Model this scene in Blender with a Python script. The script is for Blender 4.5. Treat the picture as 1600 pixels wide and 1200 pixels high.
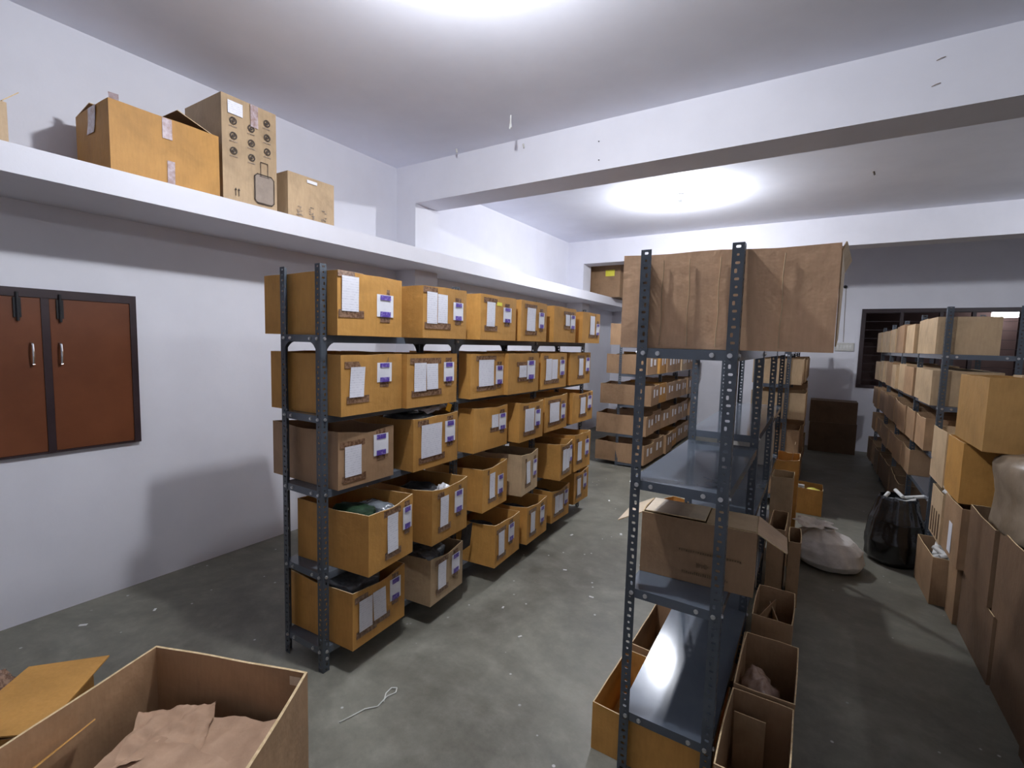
import bpy, bmesh, math, random
from mathutils import Vector, Matrix, noise
random.seed(7)
for o in list(bpy.data.objects): bpy.data.objects.remove(o)
scene = bpy.context.scene
COL = scene.collection

# ------------------------------------------------------------------ camera
cam_d = bpy.data.cameras.new('camera'); cam = bpy.data.objects.new('camera', cam_d); COL.objects.link(cam)
CX, CZ, YAW, PITCH, ROLL, FPX = 3.797, 1.70, .5613, -.0859, .0259, 753.28
_f = Vector((-math.sin(YAW), math.cos(YAW), 0)); _r = Vector((math.cos(YAW), math.sin(YAW), 0)); _u = Vector((0, 0, 1))
_f2 = _f*math.cos(PITCH) + _u*math.sin(PITCH); _u2 = -_f*math.sin(PITCH) + _u*math.cos(PITCH)
_r3 = _r*math.cos(ROLL) + _u2*math.sin(ROLL); _u3 = -_r*math.sin(ROLL) + _u2*math.cos(ROLL)
M = Matrix((( _r3.x, _u3.x, -_f2.x, CX), (_r3.y, _u3.y, -_f2.y, 0), (_r3.z, _u3.z, -_f2.z, CZ), (0, 0, 0, 1)))
cam.matrix_world = M
cam_d.sensor_width = 36; cam_d.lens = FPX/1600*36; cam_d.clip_start = .02; cam_d.clip_end = 60
scene.camera = cam

# ------------------------------------------------------------------ light and exposure
LAMPS = [((2.50, 1.60, 3.27), 255), ((2.34, 5.87, 3.27), 330), ((6.3, 2.0, 3.27), 50), ((6.8, 6.0, 3.27), 150)]   # bulbs: place, emission
w = bpy.data.worlds.new('world'); scene.world = w; w.use_nodes = True
w.node_tree.nodes['Background'].inputs[0].default_value = (.5, .55, .7, 1)
w.node_tree.nodes['Background'].inputs[1].default_value = .02
vs = scene.view_settings
vs.view_transform = 'Standard'; vs.look = 'None'; vs.gamma = 1; vs.use_curve_mapping = False; vs.exposure = 0.5
scene.cycles.use_denoising = True
scene.cycles.max_bounces = 12; scene.cycles.diffuse_bounces = 8; scene.cycles.sample_clamp_indirect = 6
scene.cycles.caustics_reflective = False; scene.cycles.caustics_refractive = False

# ------------------------------------------------------------------ materials
def new_mat(name):
    m = bpy.data.materials.new(name); m.use_nodes = True
    nt = m.node_tree; b = nt.nodes['Principled BSDF']
    return m, nt, b
def N(nt, typ, **k):
    n = nt.nodes.new(typ)
    for a, v in k.items(): setattr(n, a, v)
    return n
def ramp(nt, fac, stops):
    r = N(nt, 'ShaderNodeValToRGB'); e = r.color_ramp.elements
    while len(e) < len(stops): e.new(.5)
    for i, (p, c) in enumerate(stops): e[i].position = p; e[i].color = (*c, 1)
    nt.links.new(fac, r.inputs[0]); return r.outputs[0]
def noise_fac(nt, scale, detail=4, rough=.6, vec=None, dist=0):
    n = N(nt, 'ShaderNodeTexNoise'); n.inputs['Scale'].default_value = scale; n.inputs['Detail'].default_value = detail
    n.inputs['Roughness'].default_value = rough; n.inputs['Distortion'].default_value = dist
    if vec is None:
        tc = N(nt, 'ShaderNodeTexCoord'); vec = tc.outputs['Object']
    nt.links.new(vec, n.inputs['Vector']); return n.outputs['Fac']
def bump(nt, b, fac, strength, dist=.01):
    n = N(nt, 'ShaderNodeBump'); n.inputs['Strength'].default_value = strength; n.inputs['Distance'].default_value = dist
    nt.links.new(fac, n.inputs['Height']); nt.links.new(n.outputs[0], b.inputs['Normal'])
def mapping(nt, scale):
    tc = N(nt, 'ShaderNodeTexCoord'); mp = N(nt, 'ShaderNodeMapping'); mp.inputs['Scale'].default_value = scale
    nt.links.new(tc.outputs['Object'], mp.inputs[0]); return mp.outputs[0]

def mottled(name, c0, c1, scale=6, rough=.6, spec=.3, bmp=0, bscale=60, metal=0, lo=.35, hi=.65, coat=0):
    m, nt, b = new_mat(name)
    nt.links.new(ramp(nt, noise_fac(nt, scale), [(lo, c0), (hi, c1)]), b.inputs['Base Color'])
    b.inputs['Roughness'].default_value = rough; b.inputs['Specular IOR Level'].default_value = spec
    b.inputs['Metallic'].default_value = metal; b.inputs['Coat Weight'].default_value = coat
    if bmp: bump(nt, b, noise_fac(nt, bscale), bmp, .004)
    return m
def scaled(c, k): return tuple(min(1, x*k) for x in c)

WALL = mottled('wall_paint', (.70, .70, .75), (.74, .74, .79), 2.2, .55, .3, .15, 35)
CEIL = mottled('ceiling_paint', (.78, .80, .88), (.84, .86, .94), 1.3, .7, .2, .1, 40)

def kraft(name, base, rim=False):
    m, nt, b = new_mat(name)
    v = mapping(nt, (1, 1, 1)); oi = N(nt, 'ShaderNodeObjectInfo')
    big = noise_fac(nt, 5, 5, .6, v, .4)
    c = ramp(nt, big, [(.3, scaled(base, .80)), (.5, base), (.75, scaled(base, 1.12))])
    hv = N(nt, 'ShaderNodeHueSaturation'); nt.links.new(c, hv.inputs['Color'])
    mr = N(nt, 'ShaderNodeMapRange'); mr.inputs[3].default_value = .86; mr.inputs[4].default_value = 1.14
    nt.links.new(oi.outputs['Random'], mr.inputs[0]); nt.links.new(mr.outputs[0], hv.inputs['Value'])
    # fine fibre
    f = noise_fac(nt, 1, 2, .5, mapping(nt, (90, 90, 14)))
    mx = N(nt, 'ShaderNodeMixRGB'); mx.blend_type = 'MULTIPLY'; mx.inputs[0].default_value = .35
    nt.links.new(hv.outputs[0], mx.inputs[1]); nt.links.new(ramp(nt, f, [(.3, (.75, .72, .7)), (.7, (1, 1, 1))]), mx.inputs[2])
    nt.links.new(mx.outputs[0], b.inputs['Base Color'])
    b.inputs['Roughness'].default_value = .58; b.inputs['Specular IOR Level'].default_value = .3
    bump(nt, b, noise_fac(nt, 14, 3, .6), .35, .01)
    return m
K_GOLD = kraft('golden_kraft_board', (.53, .275, .072))
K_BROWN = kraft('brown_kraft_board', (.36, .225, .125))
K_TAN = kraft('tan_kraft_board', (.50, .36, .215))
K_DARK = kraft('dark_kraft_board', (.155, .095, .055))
K_PALE = kraft('pale_kraft_board', (.66, .54, .39))
RIM = mottled('raw_board_edge', (.55, .40, .22), (.72, .56, .34), 60, .8, .1)
STEEL = mottled('dark_grey_enamel', (.050, .062, .078), (.066, .080, .098), 8, .36, .55, .05, 30)
SHELF = mottled('grey_shelf_enamel', (.085, .10, .125), (.105, .125, .15), 4, .11, .5)
BOLT = mottled('zinc_bolt', (.55, .56, .57), (.7, .7, .7), 30, .35, .5, metal=.9)
PAPER, nt, b = new_mat('printed_slip_paper')
tx = N(nt, 'ShaderNodeTexWave'); tx.wave_type = 'BANDS'; tx.bands_direction = 'Z'; tx.inputs['Scale'].default_value = 26; tx.inputs['Distortion'].default_value = .6
tc = N(nt, 'ShaderNodeTexCoord'); nt.links.new(tc.outputs['Object'], tx.inputs['Vector'])
nz = noise_fac(nt, 1, 2, .5, mapping(nt, (60, 60, 160)))
mu = N(nt, 'ShaderNodeMath'); mu.operation = 'MULTIPLY'; nt.links.new(tx.outputs['Fac'], mu.inputs[0]); nt.links.new(nz, mu.inputs[1])
nt.links.new(ramp(nt, mu.outputs[0], [(.38, (.80, .80, .86)), (.62, (.60, .60, .67))]), b.inputs['Base Color']); b.inputs['Roughness'].default_value = .45
WHITE = mottled('white_paper', (.78, .78, .83), (.84, .84, .88), 20, .5, .4)
PURPLE = mottled('purple_printed_tape', (.10, .055, .34), (.30, .24, .55), 90, .3, .5, lo=.5, hi=.62)
BTAPE = mottled('brown_packing_tape', (.13, .065, .035), (.30, .18, .11), 70, .18, .6, .1, 80, lo=.42, hi=.6)
CTAPE = mottled('clear_packing_tape', (.34, .23, .20), (.56, .47, .50), 30, .12, .9, .4, 50)
YELLOW = mottled('yellow_sticker', (.75, .68, .06), (.8, .74, .1), 20, .5)
ORANGE = mottled('orange_sticker', (.85, .38, .01), (.9, .42, .02), 20, .5)
INK = mottled('black_print', (.045, .035, .03), (.08, .06, .045), 40, .6)
INKB = mottled('faded_brown_print', (.13, .085, .05), (.25, .165, .09), 120, .7)
GREYINK = mottled('grey_print', (.26, .21, .17), (.31, .25, .20), 20, .6)
WOOD = mottled('brown_laminate', (.115, .035, .012), (.15, .048, .018), 3, .38, .4)
FRAME = mottled('dark_wood_frame', (.022, .012, .014), (.035, .02, .022), 6, .4, .4)
CHROME = mottled('brushed_steel_handle', (.7, .7, .72), (.8, .8, .82), 20, .25, .5, metal=1)
BLACKM = mottled('black_metal', (.012, .012, .014), (.02, .02, .022), 20, .4)
SACK = mottled('white_woven_sack', (.66, .65, .62), (.80, .79, .76), 14, .6, .3, .5, 60)
BAGB = mottled('black_bin_liner', (.006, .006, .007), (.016, .016, .018), 10, .18, .7, .6, 18)
GPLAST = mottled('grey_plastic_sheet', (.10, .11, .12), (.20, .22, .24), 12, .2, .7, .5, 20)
DCLOTH = mottled('dark_grey_cloth', (.022, .022, .024), (.05, .05, .052), 14, .8, .2, .4, 30)
GCLOTH = mottled('dark_green_cloth', (.008, .022, .010), (.018, .05, .020), 14, .7, .2, .5, 25)
CPLAST = mottled('clear_plastic_film', (.35, .36, .38), (.8, .8, .82), 26, .08, .9, .8, 30)
KPAPER = mottled('pink_brown_wrapping_paper', (.40, .255, .165), (.54, .36, .24), 7, .7, .2, .5, 22)
BLUE = mottled('blue_plastic', (.01, .05, .35), (.02, .08, .45), 20, .35)
WPLAST = mottled('white_plastic', (.6, .6, .58), (.75, .75, .72), 20, .35)
YPLAST = mottled('yellow_plastic', (.75, .68, .08), (.85, .8, .15), 20, .4)
TWINE = mottled('white_twine', (.6, .6, .55), (.7, .7, .66), 20, .8)
SWITCH = mottled('cream_switch_board', (.55, .54, .50), (.62, .61, .57), 20, .35)

FLOOR, nt, b = new_mat('worn_concrete')
n1 = noise_fac(nt, 1.1, 8, .65, None, .5); n2 = noise_fac(nt, 7, 6, .7)
mx = N(nt, 'ShaderNodeMixRGB'); mx.inputs[0].default_value = .4
nt.links.new(ramp(nt, n1, [(.36, (.108, .102, .078)), (.5, (.183, .178, .140)), (.64, (.275, .268, .218))]), mx.inputs[1])
nt.links.new(ramp(nt, n2, [(.36, (.085, .081, .064)), (.52, (.165, .16, .130)), (.68, (.275, .267, .224))]), mx.inputs[2])
vo = N(nt, 'ShaderNodeTexVoronoi'); vo.inputs['Scale'].default_value = 9; vo.inputs['Randomness'].default_value = 1
tc = N(nt, 'ShaderNodeTexCoord'); nt.links.new(tc.outputs['Object'], vo.inputs['Vector'])
sp = ramp(nt, vo.outputs['Distance'], [(.05, (1, 1, 1)), (.075, (0, 0, 0))])
msk = noise_fac(nt, 2.3, 3); mk = N(nt, 'ShaderNodeMath'); mk.operation = 'MULTIPLY'
nt.links.new(sp, mk.inputs[0]); nt.links.new(ramp(nt, msk, [(.42, (0, 0, 0)), (.5, (1, 1, 1))]), mk.inputs[1])
m2 = N(nt, 'ShaderNodeMixRGB'); nt.links.new(mk.outputs[0], m2.inputs[0]); nt.links.new(mx.outputs[0], m2.inputs[1]); m2.inputs[2].default_value = (.5, .5, .48, 1)
nt.links.new(m2.outputs[0], b.inputs['Base Color'])
nt.links.new(ramp(nt, n2, [(.3, (.38,)*3), (.7, (.6,)*3)]), b.inputs['Roughness']); b.inputs['Specular IOR Level'].default_value = .4
bump(nt, b, n2, .12, .01)

GLOW, nt, b = new_mat('led_bulb_diffuser')
GLASS, nt2, b2 = new_mat('dark_window_glass')
b2.inputs['Base Color'].default_value = (.6, .6, .62, 1); b2.inputs['Roughness'].default_value = .06
b2.inputs['Transmission Weight'].default_value = 1; b2.inputs['IOR'].default_value = 1.05; b2.inputs['Alpha'].default_value = .35
def emis(name, col, s):
    m, nt, b = new_mat(name); b.inputs['Base Color'].default_value = (.8, .8, .8, 1)
    b.inputs['Emission Color'].default_value = (*col, 1); b.inputs['Emission Strength'].default_value = s; return m

# ------------------------------------------------------------------ mesh helpers
class MB:
    def __init__(s): s.v = []; s.f = []; s.m = []
    def quad(s, a, b, c, d, mi=0):
        n = len(s.v); s.v += [a, b, c, d]; s.f.append((n, n+1, n+2, n+3)); s.m.append(mi)
    def face(s, pts, mi=0):
        n = len(s.v); s.v += list(pts); s.f.append(tuple(range(n, n+len(pts)))); s.m.append(mi)
    def box(s, x0, y0, z0, x1, y1, z1, mi=0):
        n = len(s.v)
        s.v += [(x0, y0, z0), (x1, y0, z0), (x1, y1, z0), (x0, y1, z0), (x0, y0, z1), (x1, y0, z1), (x1, y1, z1), (x0, y1, z1)]
        for q in ((0, 3, 2, 1), (4, 5, 6, 7), (0, 1, 5, 4), (1, 2, 6, 5), (2, 3, 7, 6), (3, 0, 4, 7)):
            s.f.append(tuple(n+i for i in q)); s.m.append(mi)
        return s
    def cyl(s, p0, p1, r0, r1=None, n=12, cap=True, mi=0):
        r1 = r0 if r1 is None else r1
        p0 = Vector(p0); p1 = Vector(p1); d = (p1-p0).normalized()
        a = d.orthogonal().normalized(); b_ = d.cross(a); k = len(s.v)
        for p, r in ((p0, r0), (p1, r1)):
            for i in range(n):
                t = 2*math.pi*i/n; s.v.append(tuple(p + a*r*math.cos(t) + b_*r*math.sin(t)))
        for i in range(n):
            j = (i+1) % n; s.f.append((k+i, k+j, k+n+j, k+n+i)); s.m.append(mi)
        if cap:
            s.f.append(tuple(k+i for i in reversed(range(n)))); s.m.append(mi); s.f.append(tuple(k+n+i for i in range(n))); s.m.append(mi)
        return s
    def tube(s, pts, r, n=6):
        for a, b_ in zip(pts[:-1], pts[1:]): s.cyl(a, b_, r, n=n)
        return s
    def mesh(s, name, mats, smooth=False, weld=False):
        me = bpy.data.meshes.new(name); me.from_pydata([tuple(v) for v in s.v], [], s.f); me.update()
        for m in mats: me.materials.append(m)
        me.polygons.foreach_set('material_index', s.m)
        if weld:
            bm = bmesh.new(); bm.from_mesh(me); bmesh.ops.remove_doubles(bm, verts=bm.verts, dist=1e-5); bmesh.ops.recalc_face_normals(bm, faces=bm.faces); bm.to_mesh(me); bm.free()
        if smooth: me.polygons.foreach_set('use_smooth', [True]*len(me.polygons))
        return me
    def build(s, name, mat, parent=None, smooth=False, weld=False, loc=None, rotz=0):
        mats = mat if isinstance(mat, (list, tuple)) else [mat]
        return link(name, s.mesh(name, mats, smooth, weld), parent, loc, rotz)
def link(name, me, parent=None, loc=None, rotz=0):
    o = bpy.data.objects.new(name, me); COL.objects.link(o)
    if parent: o.parent = parent
    if loc is not None: o.location = loc
    o.rotation_euler = (0, 0, rotz); return o
def empty(name, loc=(0, 0, 0), rotz=0):
    o = bpy.data.objects.new(name, None); COL.objects.link(o); o.location = loc; o.rotation_euler = (0, 0, rotz); o.empty_display_size = .1; return o
def tag(o, label=None, cat=None, group=None, kind=None):
    if label: o['label'] = label
    if cat: o['category'] = cat
    if group: o['group'] = group
    if kind: o['kind'] = kind
    return o
def struct(name, mb, mat, **k): return tag(mb.build(name, mat, **k), kind='structure')
def bevel(o, wd=.003, seg=2):
    m = o.modifiers.new('bevel', 'BEVEL'); m.width = wd; m.segments = seg; m.limit_method = 'ANGLE'; return o

# ------------------------------------------------------------------ the room
H = 3.4596; RX = 10.5; YB = -2.2; YF = 10.05
Y1, Y1b, Y2, Y2b, ZB = 3.695, 4.035, 7.78, 8.1, 3.078
struct('floor', MB().box(-.2, YB-.2, -.1, RX+.2, YF+2, 0), FLOOR)
struct('ceiling', MB().box(-.2, YB-.2, H, RX+.2, YF+.2, H+.1), CEIL)
struct('wall_left', MB().box(-.2, YB, 0, 0, YF, H), WALL)
struct('wall_back', MB().box(-.2, YB-.2, 0, RX+.2, YB, H), WALL)
struct('wall_right', MB().box(RX, YB, 0, RX+.2, YF, H), WALL)
WX0, WX1, WZ0, WZ1 = 4.39, 7.3, 1.09, 2.41
mb = MB(); mb.box(-.2, YF, 0, WX0, YF+.2, H); mb.box(WX1, YF, 0, RX+.2, YF+.2, H); mb.box(WX0, YF, 0, WX1, YF+.2, WZ0); mb.box(WX0, YF, WZ1, WX1, YF+.2, H)
struct('wall_far', mb, WALL)
o = struct('trim_1', MB().box(0, Y1, ZB, RX, Y1b, H), WALL)
o = struct('trim_2', MB().box(0, Y2, ZB, RX, Y2b, H), WALL)
struct('trim_3', MB().box(0, Y1, 0, .267, Y1b, ZB), WALL)
struct('trim_4', MB().box(0, Y2, 0, .30, Y2b, ZB), WALL)
# concrete ledge along the left wall
LX, LZ0, LZ1 = .62, 2.417, 2.551
struct('trim_5', MB().box(0, YB, LZ0, LX, YF, LZ1), WALL)

# window in the far wall
wn = tag(empty('window_1', ((WX0+WX1)/2, YF+.05, WZ0)), kind='structure')
def wpart(name, boxes, mat):
    mb = MB()
    for q in boxes: mb.box(*q)
    o = mb.build(name, mat); o.parent = wn; o.matrix_parent_inverse = wn.matrix_basis.inverted(); return o
wn.matrix_basis  # placed above
fr = [(WX0, YF-.02, WZ0, WX0+.06, YF+.10, WZ1), (WX1-.06, YF-.02, WZ0, WX1, YF+.10, WZ1), (WX0+.06, YF-.02, WZ1-.06, WX1-.06, YF+.10, WZ1), (WX0+.06, YF-.02, WZ0, WX1-.06, YF+.10, WZ0+.05)]
for x in (4.90, 5.39, 5.77, 6.3, 6.8): fr.append((x, YF-.01, WZ0+.05, x+.045, YF+.09, WZ1-.06))
wpart('window_frame', fr, FRAME)
mbr = []
for k in range(9): z = WZ0+.13+k*.14; mbr.append((WX0+.06, YF+.0, z, WX1-.06, YF+.007, z+.007))
wpart('grill_bars', mbr, FRAME)
wpart('pane', [(WX0+.05, YF+.05, WZ0+.04, WX1-.05, YF+.055, WZ1-.05)], GLASS)
# the unlit room behind the window; added glowing strip imitates a pane reflection
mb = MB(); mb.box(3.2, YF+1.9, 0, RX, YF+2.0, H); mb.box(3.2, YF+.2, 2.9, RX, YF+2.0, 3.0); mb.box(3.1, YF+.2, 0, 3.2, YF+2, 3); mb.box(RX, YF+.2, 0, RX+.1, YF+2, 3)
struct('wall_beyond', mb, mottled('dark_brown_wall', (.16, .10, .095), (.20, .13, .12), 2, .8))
tl = tag(empty('pane_reflection', (6.50, YF+1.5, 2.39)), 'added glowing strip imitating a reflection at the top of the far window', 'lamp reflection')
MB().box(-.24, -.03, .07, .24, .03, .10).build('reflection_backing', WPLAST, tl)
MB().cyl((-.17, 0, 0), (.15, 0, .01), .055).build('tube', emis('pane_reflection_glow', (.95, .97, 1), 14), tl)  # glowing stand-in for the reflection, no real tube

# ------------------------------------------------------------------ bulbs
def bulb(i, p, s, label):
    t = tag(empty('ceiling_bulb', (p[0], p[1], H)), label, 'light bulb', 'bulbs on the ceiling' )
    MB().cyl((0, 0, -.018), (0, 0, 0), .045, n=24).build('ceiling_rose', WPLAST, t)
    MB().cyl((0, 0, -.075), (0, 0, -.018), .024, n=20).build('lamp_holder', BLACKM if i > 5 else WPLAST, t)
    mb = MB(); prof = [(.0, -.185), (.020, -.181), (.036, -.168), (.044, -.150), (.045, -.132), (.038, -.112), (.026, -.092), (.018, -.075)]
    n = 20; cap = MB()
    for qi, ((r0, z0), (r1, z1)) in enumerate(zip(prof[:-1], prof[1:])):
        for k in range(n):
            a, b_ = 2*math.pi*k/n, 2*math.pi*(k+1)/n
            (mb if qi < 5 else cap).face([(r0*math.cos(a), r0*math.sin(a), z0), (r1*math.cos(a), r1*math.sin(a), z1), (r1*math.cos(b_), r1*math.sin(b_), z1), (r0*math.cos(b_), r0*math.sin(b_), z0)])
    cap.build('bulb_body', WPLAST, t, smooth=True, weld=True)
    mb.build('bulb_glass', emis('bulb_light_%d' % i, (.90, .93, 1.0), s*5.4), t, smooth=True, weld=True)
for i, (p, s) in enumerate(LAMPS):
    bulb(i, p, s, ['bulb on the near ceiling above the left aisle, just out of view', 'glowing white bulb on the ceiling beyond the first beam',
                   'bulb on the near ceiling over the right side', 'bulb on the far ceiling over the right side'][i])

# ------------------------------------------------------------------ wall cabinet on the left wall
cb = tag(empty('wall_cabinet', (0, .93, .98)), 'brown two-door cupboard with dark frame set in the left wall', 'cupboard')
ya, yb_, zh = -.50, .44, .955
mb = MB()
for q in ((0, ya, zh-.05, .03, yb_, zh), (0, yb_-.035, 0, .03, yb_, zh-.05), (0, ya, 0, .03, ya+.035, zh-.05), (0, ya+.035, 0, .028, yb_-.035, .012)): mb.box(*q)
mb.build('cabinet_frame', FRAME, cb)
for nm, y0, y1, hy in (('door', ya+.035, -.018, -.066), ('door', .018, yb_-.035, .056)):
    d = bevel(MB().box(.0, y0, .012, .024, y1, zh-.05).build(nm, WOOD, cb))
    MB().tube([(.024, hy, .52), (.05, hy, .53), (.055, hy, .57), (.055, hy, .60), (.05, hy, .64), (.024, hy, .65)], .006, 8).build('handle', CHROME, d)
    bo = MB(); yy = -.118 if hy < 0 else .062
    bo.box(.024, yy-.014, .79, .034, yy+.018, .90); bo.cyl((.036, yy+.002, .77), (.036, yy+.002, .93), .007)
    bo.build('tower_bolt', BLACKM, d)
MB().box(.0, -.018, .012, .027, .018, zh-.05).build('centre_strip', FRAME, cb)

# ------------------------------------------------------------------ slotted angle racks
def post_mesh(h, name='post', wd=.038, pitch=.0265, fine=True):
    """L-shaped angle with a staggered row of slots in both flanges; corner at the origin, flanges towards +x and +y"""
    mb = MB(); n = int(h/pitch); pitch = h/n
    def P(fl, a, z): return (a, 0, z) if fl == 0 else (0, a, z)
    for fl in (0, 1):
        for i in range(n):
            z0, z1 = i*pitch, (i+1)*pitch; zc = (z0+z1)/2; k = i % 4
            cx_ = wd*(.50 if k != 1 else .62)
            hw, hh = ((.0075, .0045), (.0045, .0075), (.0075, .0045), (.004, .004))[k]
            o8 = [(0, z0), (cx_, z0), (wd, z0), (wd, zc), (wd, z1), (cx_, z1), (0, z1), (0, zc)]
            c = .6
            i8 = [(cx_-hw*c, zc-hh), (cx_+hw*c, zc-hh), (cx_+hw, zc-hh*c), (cx_+hw, zc+hh*c), (cx_+hw*c, zc+hh), (cx_-hw*c, zc+hh), (cx_-hw, zc+hh*c), (cx_-hw, zc-hh*c)]
            # outer ring has 8 points starting at the lower left corner; inner ring rotated to match
            inner = [i8[0], i8[1], i8[2], i8[3], i8[4], i8[5], i8[6], i8[7]]
            outer = [(0, z0), (wd, z0), (wd, z0), (wd, z1), (wd, z1), (0, z1), (0, z1), (0, z0)]
            for q in range(8):
                r = (q+1) % 8
                pts = [P(fl, *outer[q]), P(fl, *outer[r]), P(fl, *inner[r]), P(fl, *inner[q])]
                if outer[q] == outer[r]: pts = [pts[0], pts[2], pts[3]]
                mb.face(pts)
    me = mb.mesh(name, [STEEL], weld=True); return me
POST = post_mesh(2.05)
def add_post(rack, x, y, rot, h=2.05, mesh=None):
    o = link('post', mesh or POST, rack, (x, y, 0), rot)
    m = o.modifiers.new('thickness', 'SOLIDIFY'); m.thickness = .002; m.offset = -1
    return o
BOLTM = MB()
BOLTM.cyl((0, 0, 0), (0, 0, .002), .0085, n=12); BOLTM.cyl((0, 0, .002), (0, 0, .0065), .0072, n=6)
BOLTMESH = BOLTM.mesh('bolt', [BOLT])
def add_bolt(parent, p, axis):
    o = link('bolt', BOLTMESH, parent, p)
    o.rotation_euler = {'-y': (math.pi/2, 0, 0), '+x': (0, math.pi/2, 0), '-x': (0, -math.pi/2, 0)}[axis]; return o
def shelf_mesh(w_, l_, name='shelf', d=.036):
    """steel pan: corner at origin, skirts turned down on four sides and returned inward"""
    mb = MB(); t = .0012
    mb.box(0, 0, -t, w_, l_, 0)
    for x0, x1 in ((0, t), (w_-t, w_)): mb.box(x0, 0, -d, x1, l_, -t)
    for y0, y1 in ((0, t), (l_-t, l_)): mb.box(t, y0, -d, w_-t, y1, -t)
    for q in ((t, t, -d, .014, l_-t, -d+t), (w_-.014, t, -d, w_-t, l_-t, -d+t), (.014, t, -d, w_-.014, .014, -d+t), (.014, l_-.014, -d, w_-.014, l_-t, -d+t)): mb.box(*q)
    return mb.mesh(name, [SHELF])
def gusset(parent, p, sx, plane):
    """triangular corner plate with a hollow edge under a shelf; sx gives the side it reaches to"""
    mb = MB(); L = .085; pts = [(0, 0), (L, 0)]
    for k in range(1, 7):
        t = k/7*math.pi/2; pts.append((L-(L-.022)*math.sin(t)*1.0, -(L)*(1-math.cos(t))))
    pts += [(.022, -L), (0, -L)]
    f = lambda a, z, y: (a*sx, y, z) if plane == 'x' else (y, a*sx, z)
    for y in (0, .0016): mb.face([f(a, z, y) for a, z in pts])
    for (a, z), (c, d) in zip(pts, pts[1:]+pts[:1]): mb.face([f(a, z, 0), f(c, d, 0), f(c, d, .0016), f(a, z, .0016)])
    return mb.build('corner_plate', STEEL, parent, loc=p)

def rack(name, label, x0, x1, ys, zs, bolts=(), gus=None, zfun=None, group=None, tilt=0):
    r = tag(empty(name, (x0, ys[0], 0)), label, 'storage rack', group)
    W = x1-x0; wid = .0024
    for i, y in enumerate(ys):
        yy = y-ys[0]; last = i == len(ys)-1
        add_post(r, 0, yy, -math.pi/2 if last else 0)
        add_post(r, W, yy, math.pi if last else math.pi/2)
    for i in range(len(ys)-1):
        l = ys[i+1]-ys[i]-.003; me = shelf_mesh(W-2*wid, l-2*wid)
        for k, z in enumerate(zs):
            zz = zfun(i, k, z) if zfun else z
            if zz is None: continue
            s = link('shelf', me, r, (wid, ys[i]-ys[0]+wid, zz))
            if name == 'slotted_angle_rack' and tilt and (i, k) == (0, 3): s.rotation_euler[0] = tilt
            if i in bolts:
                if i == 0:
                    for bx in (.022, W-.027): add_bolt(s, (bx, -wid-.0002, -.018), '-y')
                    for bx in (.075, W-.085): add_bolt(s, (bx, -wid-.0002+.0024, -.018), '-y')
                add_bolt(s, (W-wid, .020, -.018), '+x')
                if i == 0: add_bolt(s, (-wid, .020, -.018), '-x')
                if k == 4 or i == 0 and k == 4: add_bolt(s, (W-wid, .020, -.055), '+x')
    if gus:
        for k in gus:
            z = zs[k]-.034
            for i, y in enumerate(ys):
                yy = y-ys[0]
                if i < len(ys)-1: gusset(r, (W-.0005, yy+.003, z), 1, 'y'); gusset(r, (.001, yy+.003, z), 1, 'y')
                if i > 0: gusset(r, (W-.0005, yy-.003, z), -1, 'y'); gusset(r, (.001, yy-.003, z), -1, 'y')
            gusset(r, (.002, -.0015, z), 1, 'x'); gusset(r, (W-.002, -.0015, z), -1, 'x')
    return r

# left rack: three bays
L_Y = [1.465, 2.485, 3.55, 4.575]; L_X0, L_X1 = 1.469, 1.789
L_Z = [1.712, 1.318, .941, .518, .125]
rack('slotted_angle_rack', 'long dark grey steel rack along the left aisle, full of labelled cartons', L_X0, L_X1, L_Y, L_Z, bolts=(0, 1, 2), gus=(0,))
# near right rack, mostly empty at the front
Q_Y = [1.774, 2.75, 3.72, 4.69]; Q_X0, Q_X1 = 3.2273, 3.573
Q_Z = [1.692, 1.193, .766, .258]
def qz(i, k, z):
    if i == 0: return z
    return [[1.692, 1.25, .80, .30], [1.692, 1.22, .80, .30], [1.692, 1.33, .93, .52]][min(i, 3)-1][k]
rack('slotted_angle_rack', 'dark grey steel rack nearest the camera with bare glossy shelves', Q_X0, Q_X1, Q_Y, Q_Z, bolts=(0, 1), zfun=qz, tilt=.05)
# far left rack
F_Y = [6.50, 7.52, 8.54, 9.56]; F_X0, F_X1 = 1.469, 1.789
F_Z = [1.705, 1.305, .875, .455, .055]
rack('slotted_angle_rack', 'far steel rack behind the long left one, holding brown cartons', F_X0, F_X1, F_Y, F_Z)
# far right rack
R_Y = [4.80, 5.83, 6.86, 7.89, 8.92]; R_X0, R_X1 = 4.60, 5.03
R_Z = [1.695, 1.30, .92, .58, .11]
rack('slotted_angle_rack', 'steel rack on the right in front of the barred window', R_X0, R_X1, R_Y, R_Z, bolts=(0,))

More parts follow.
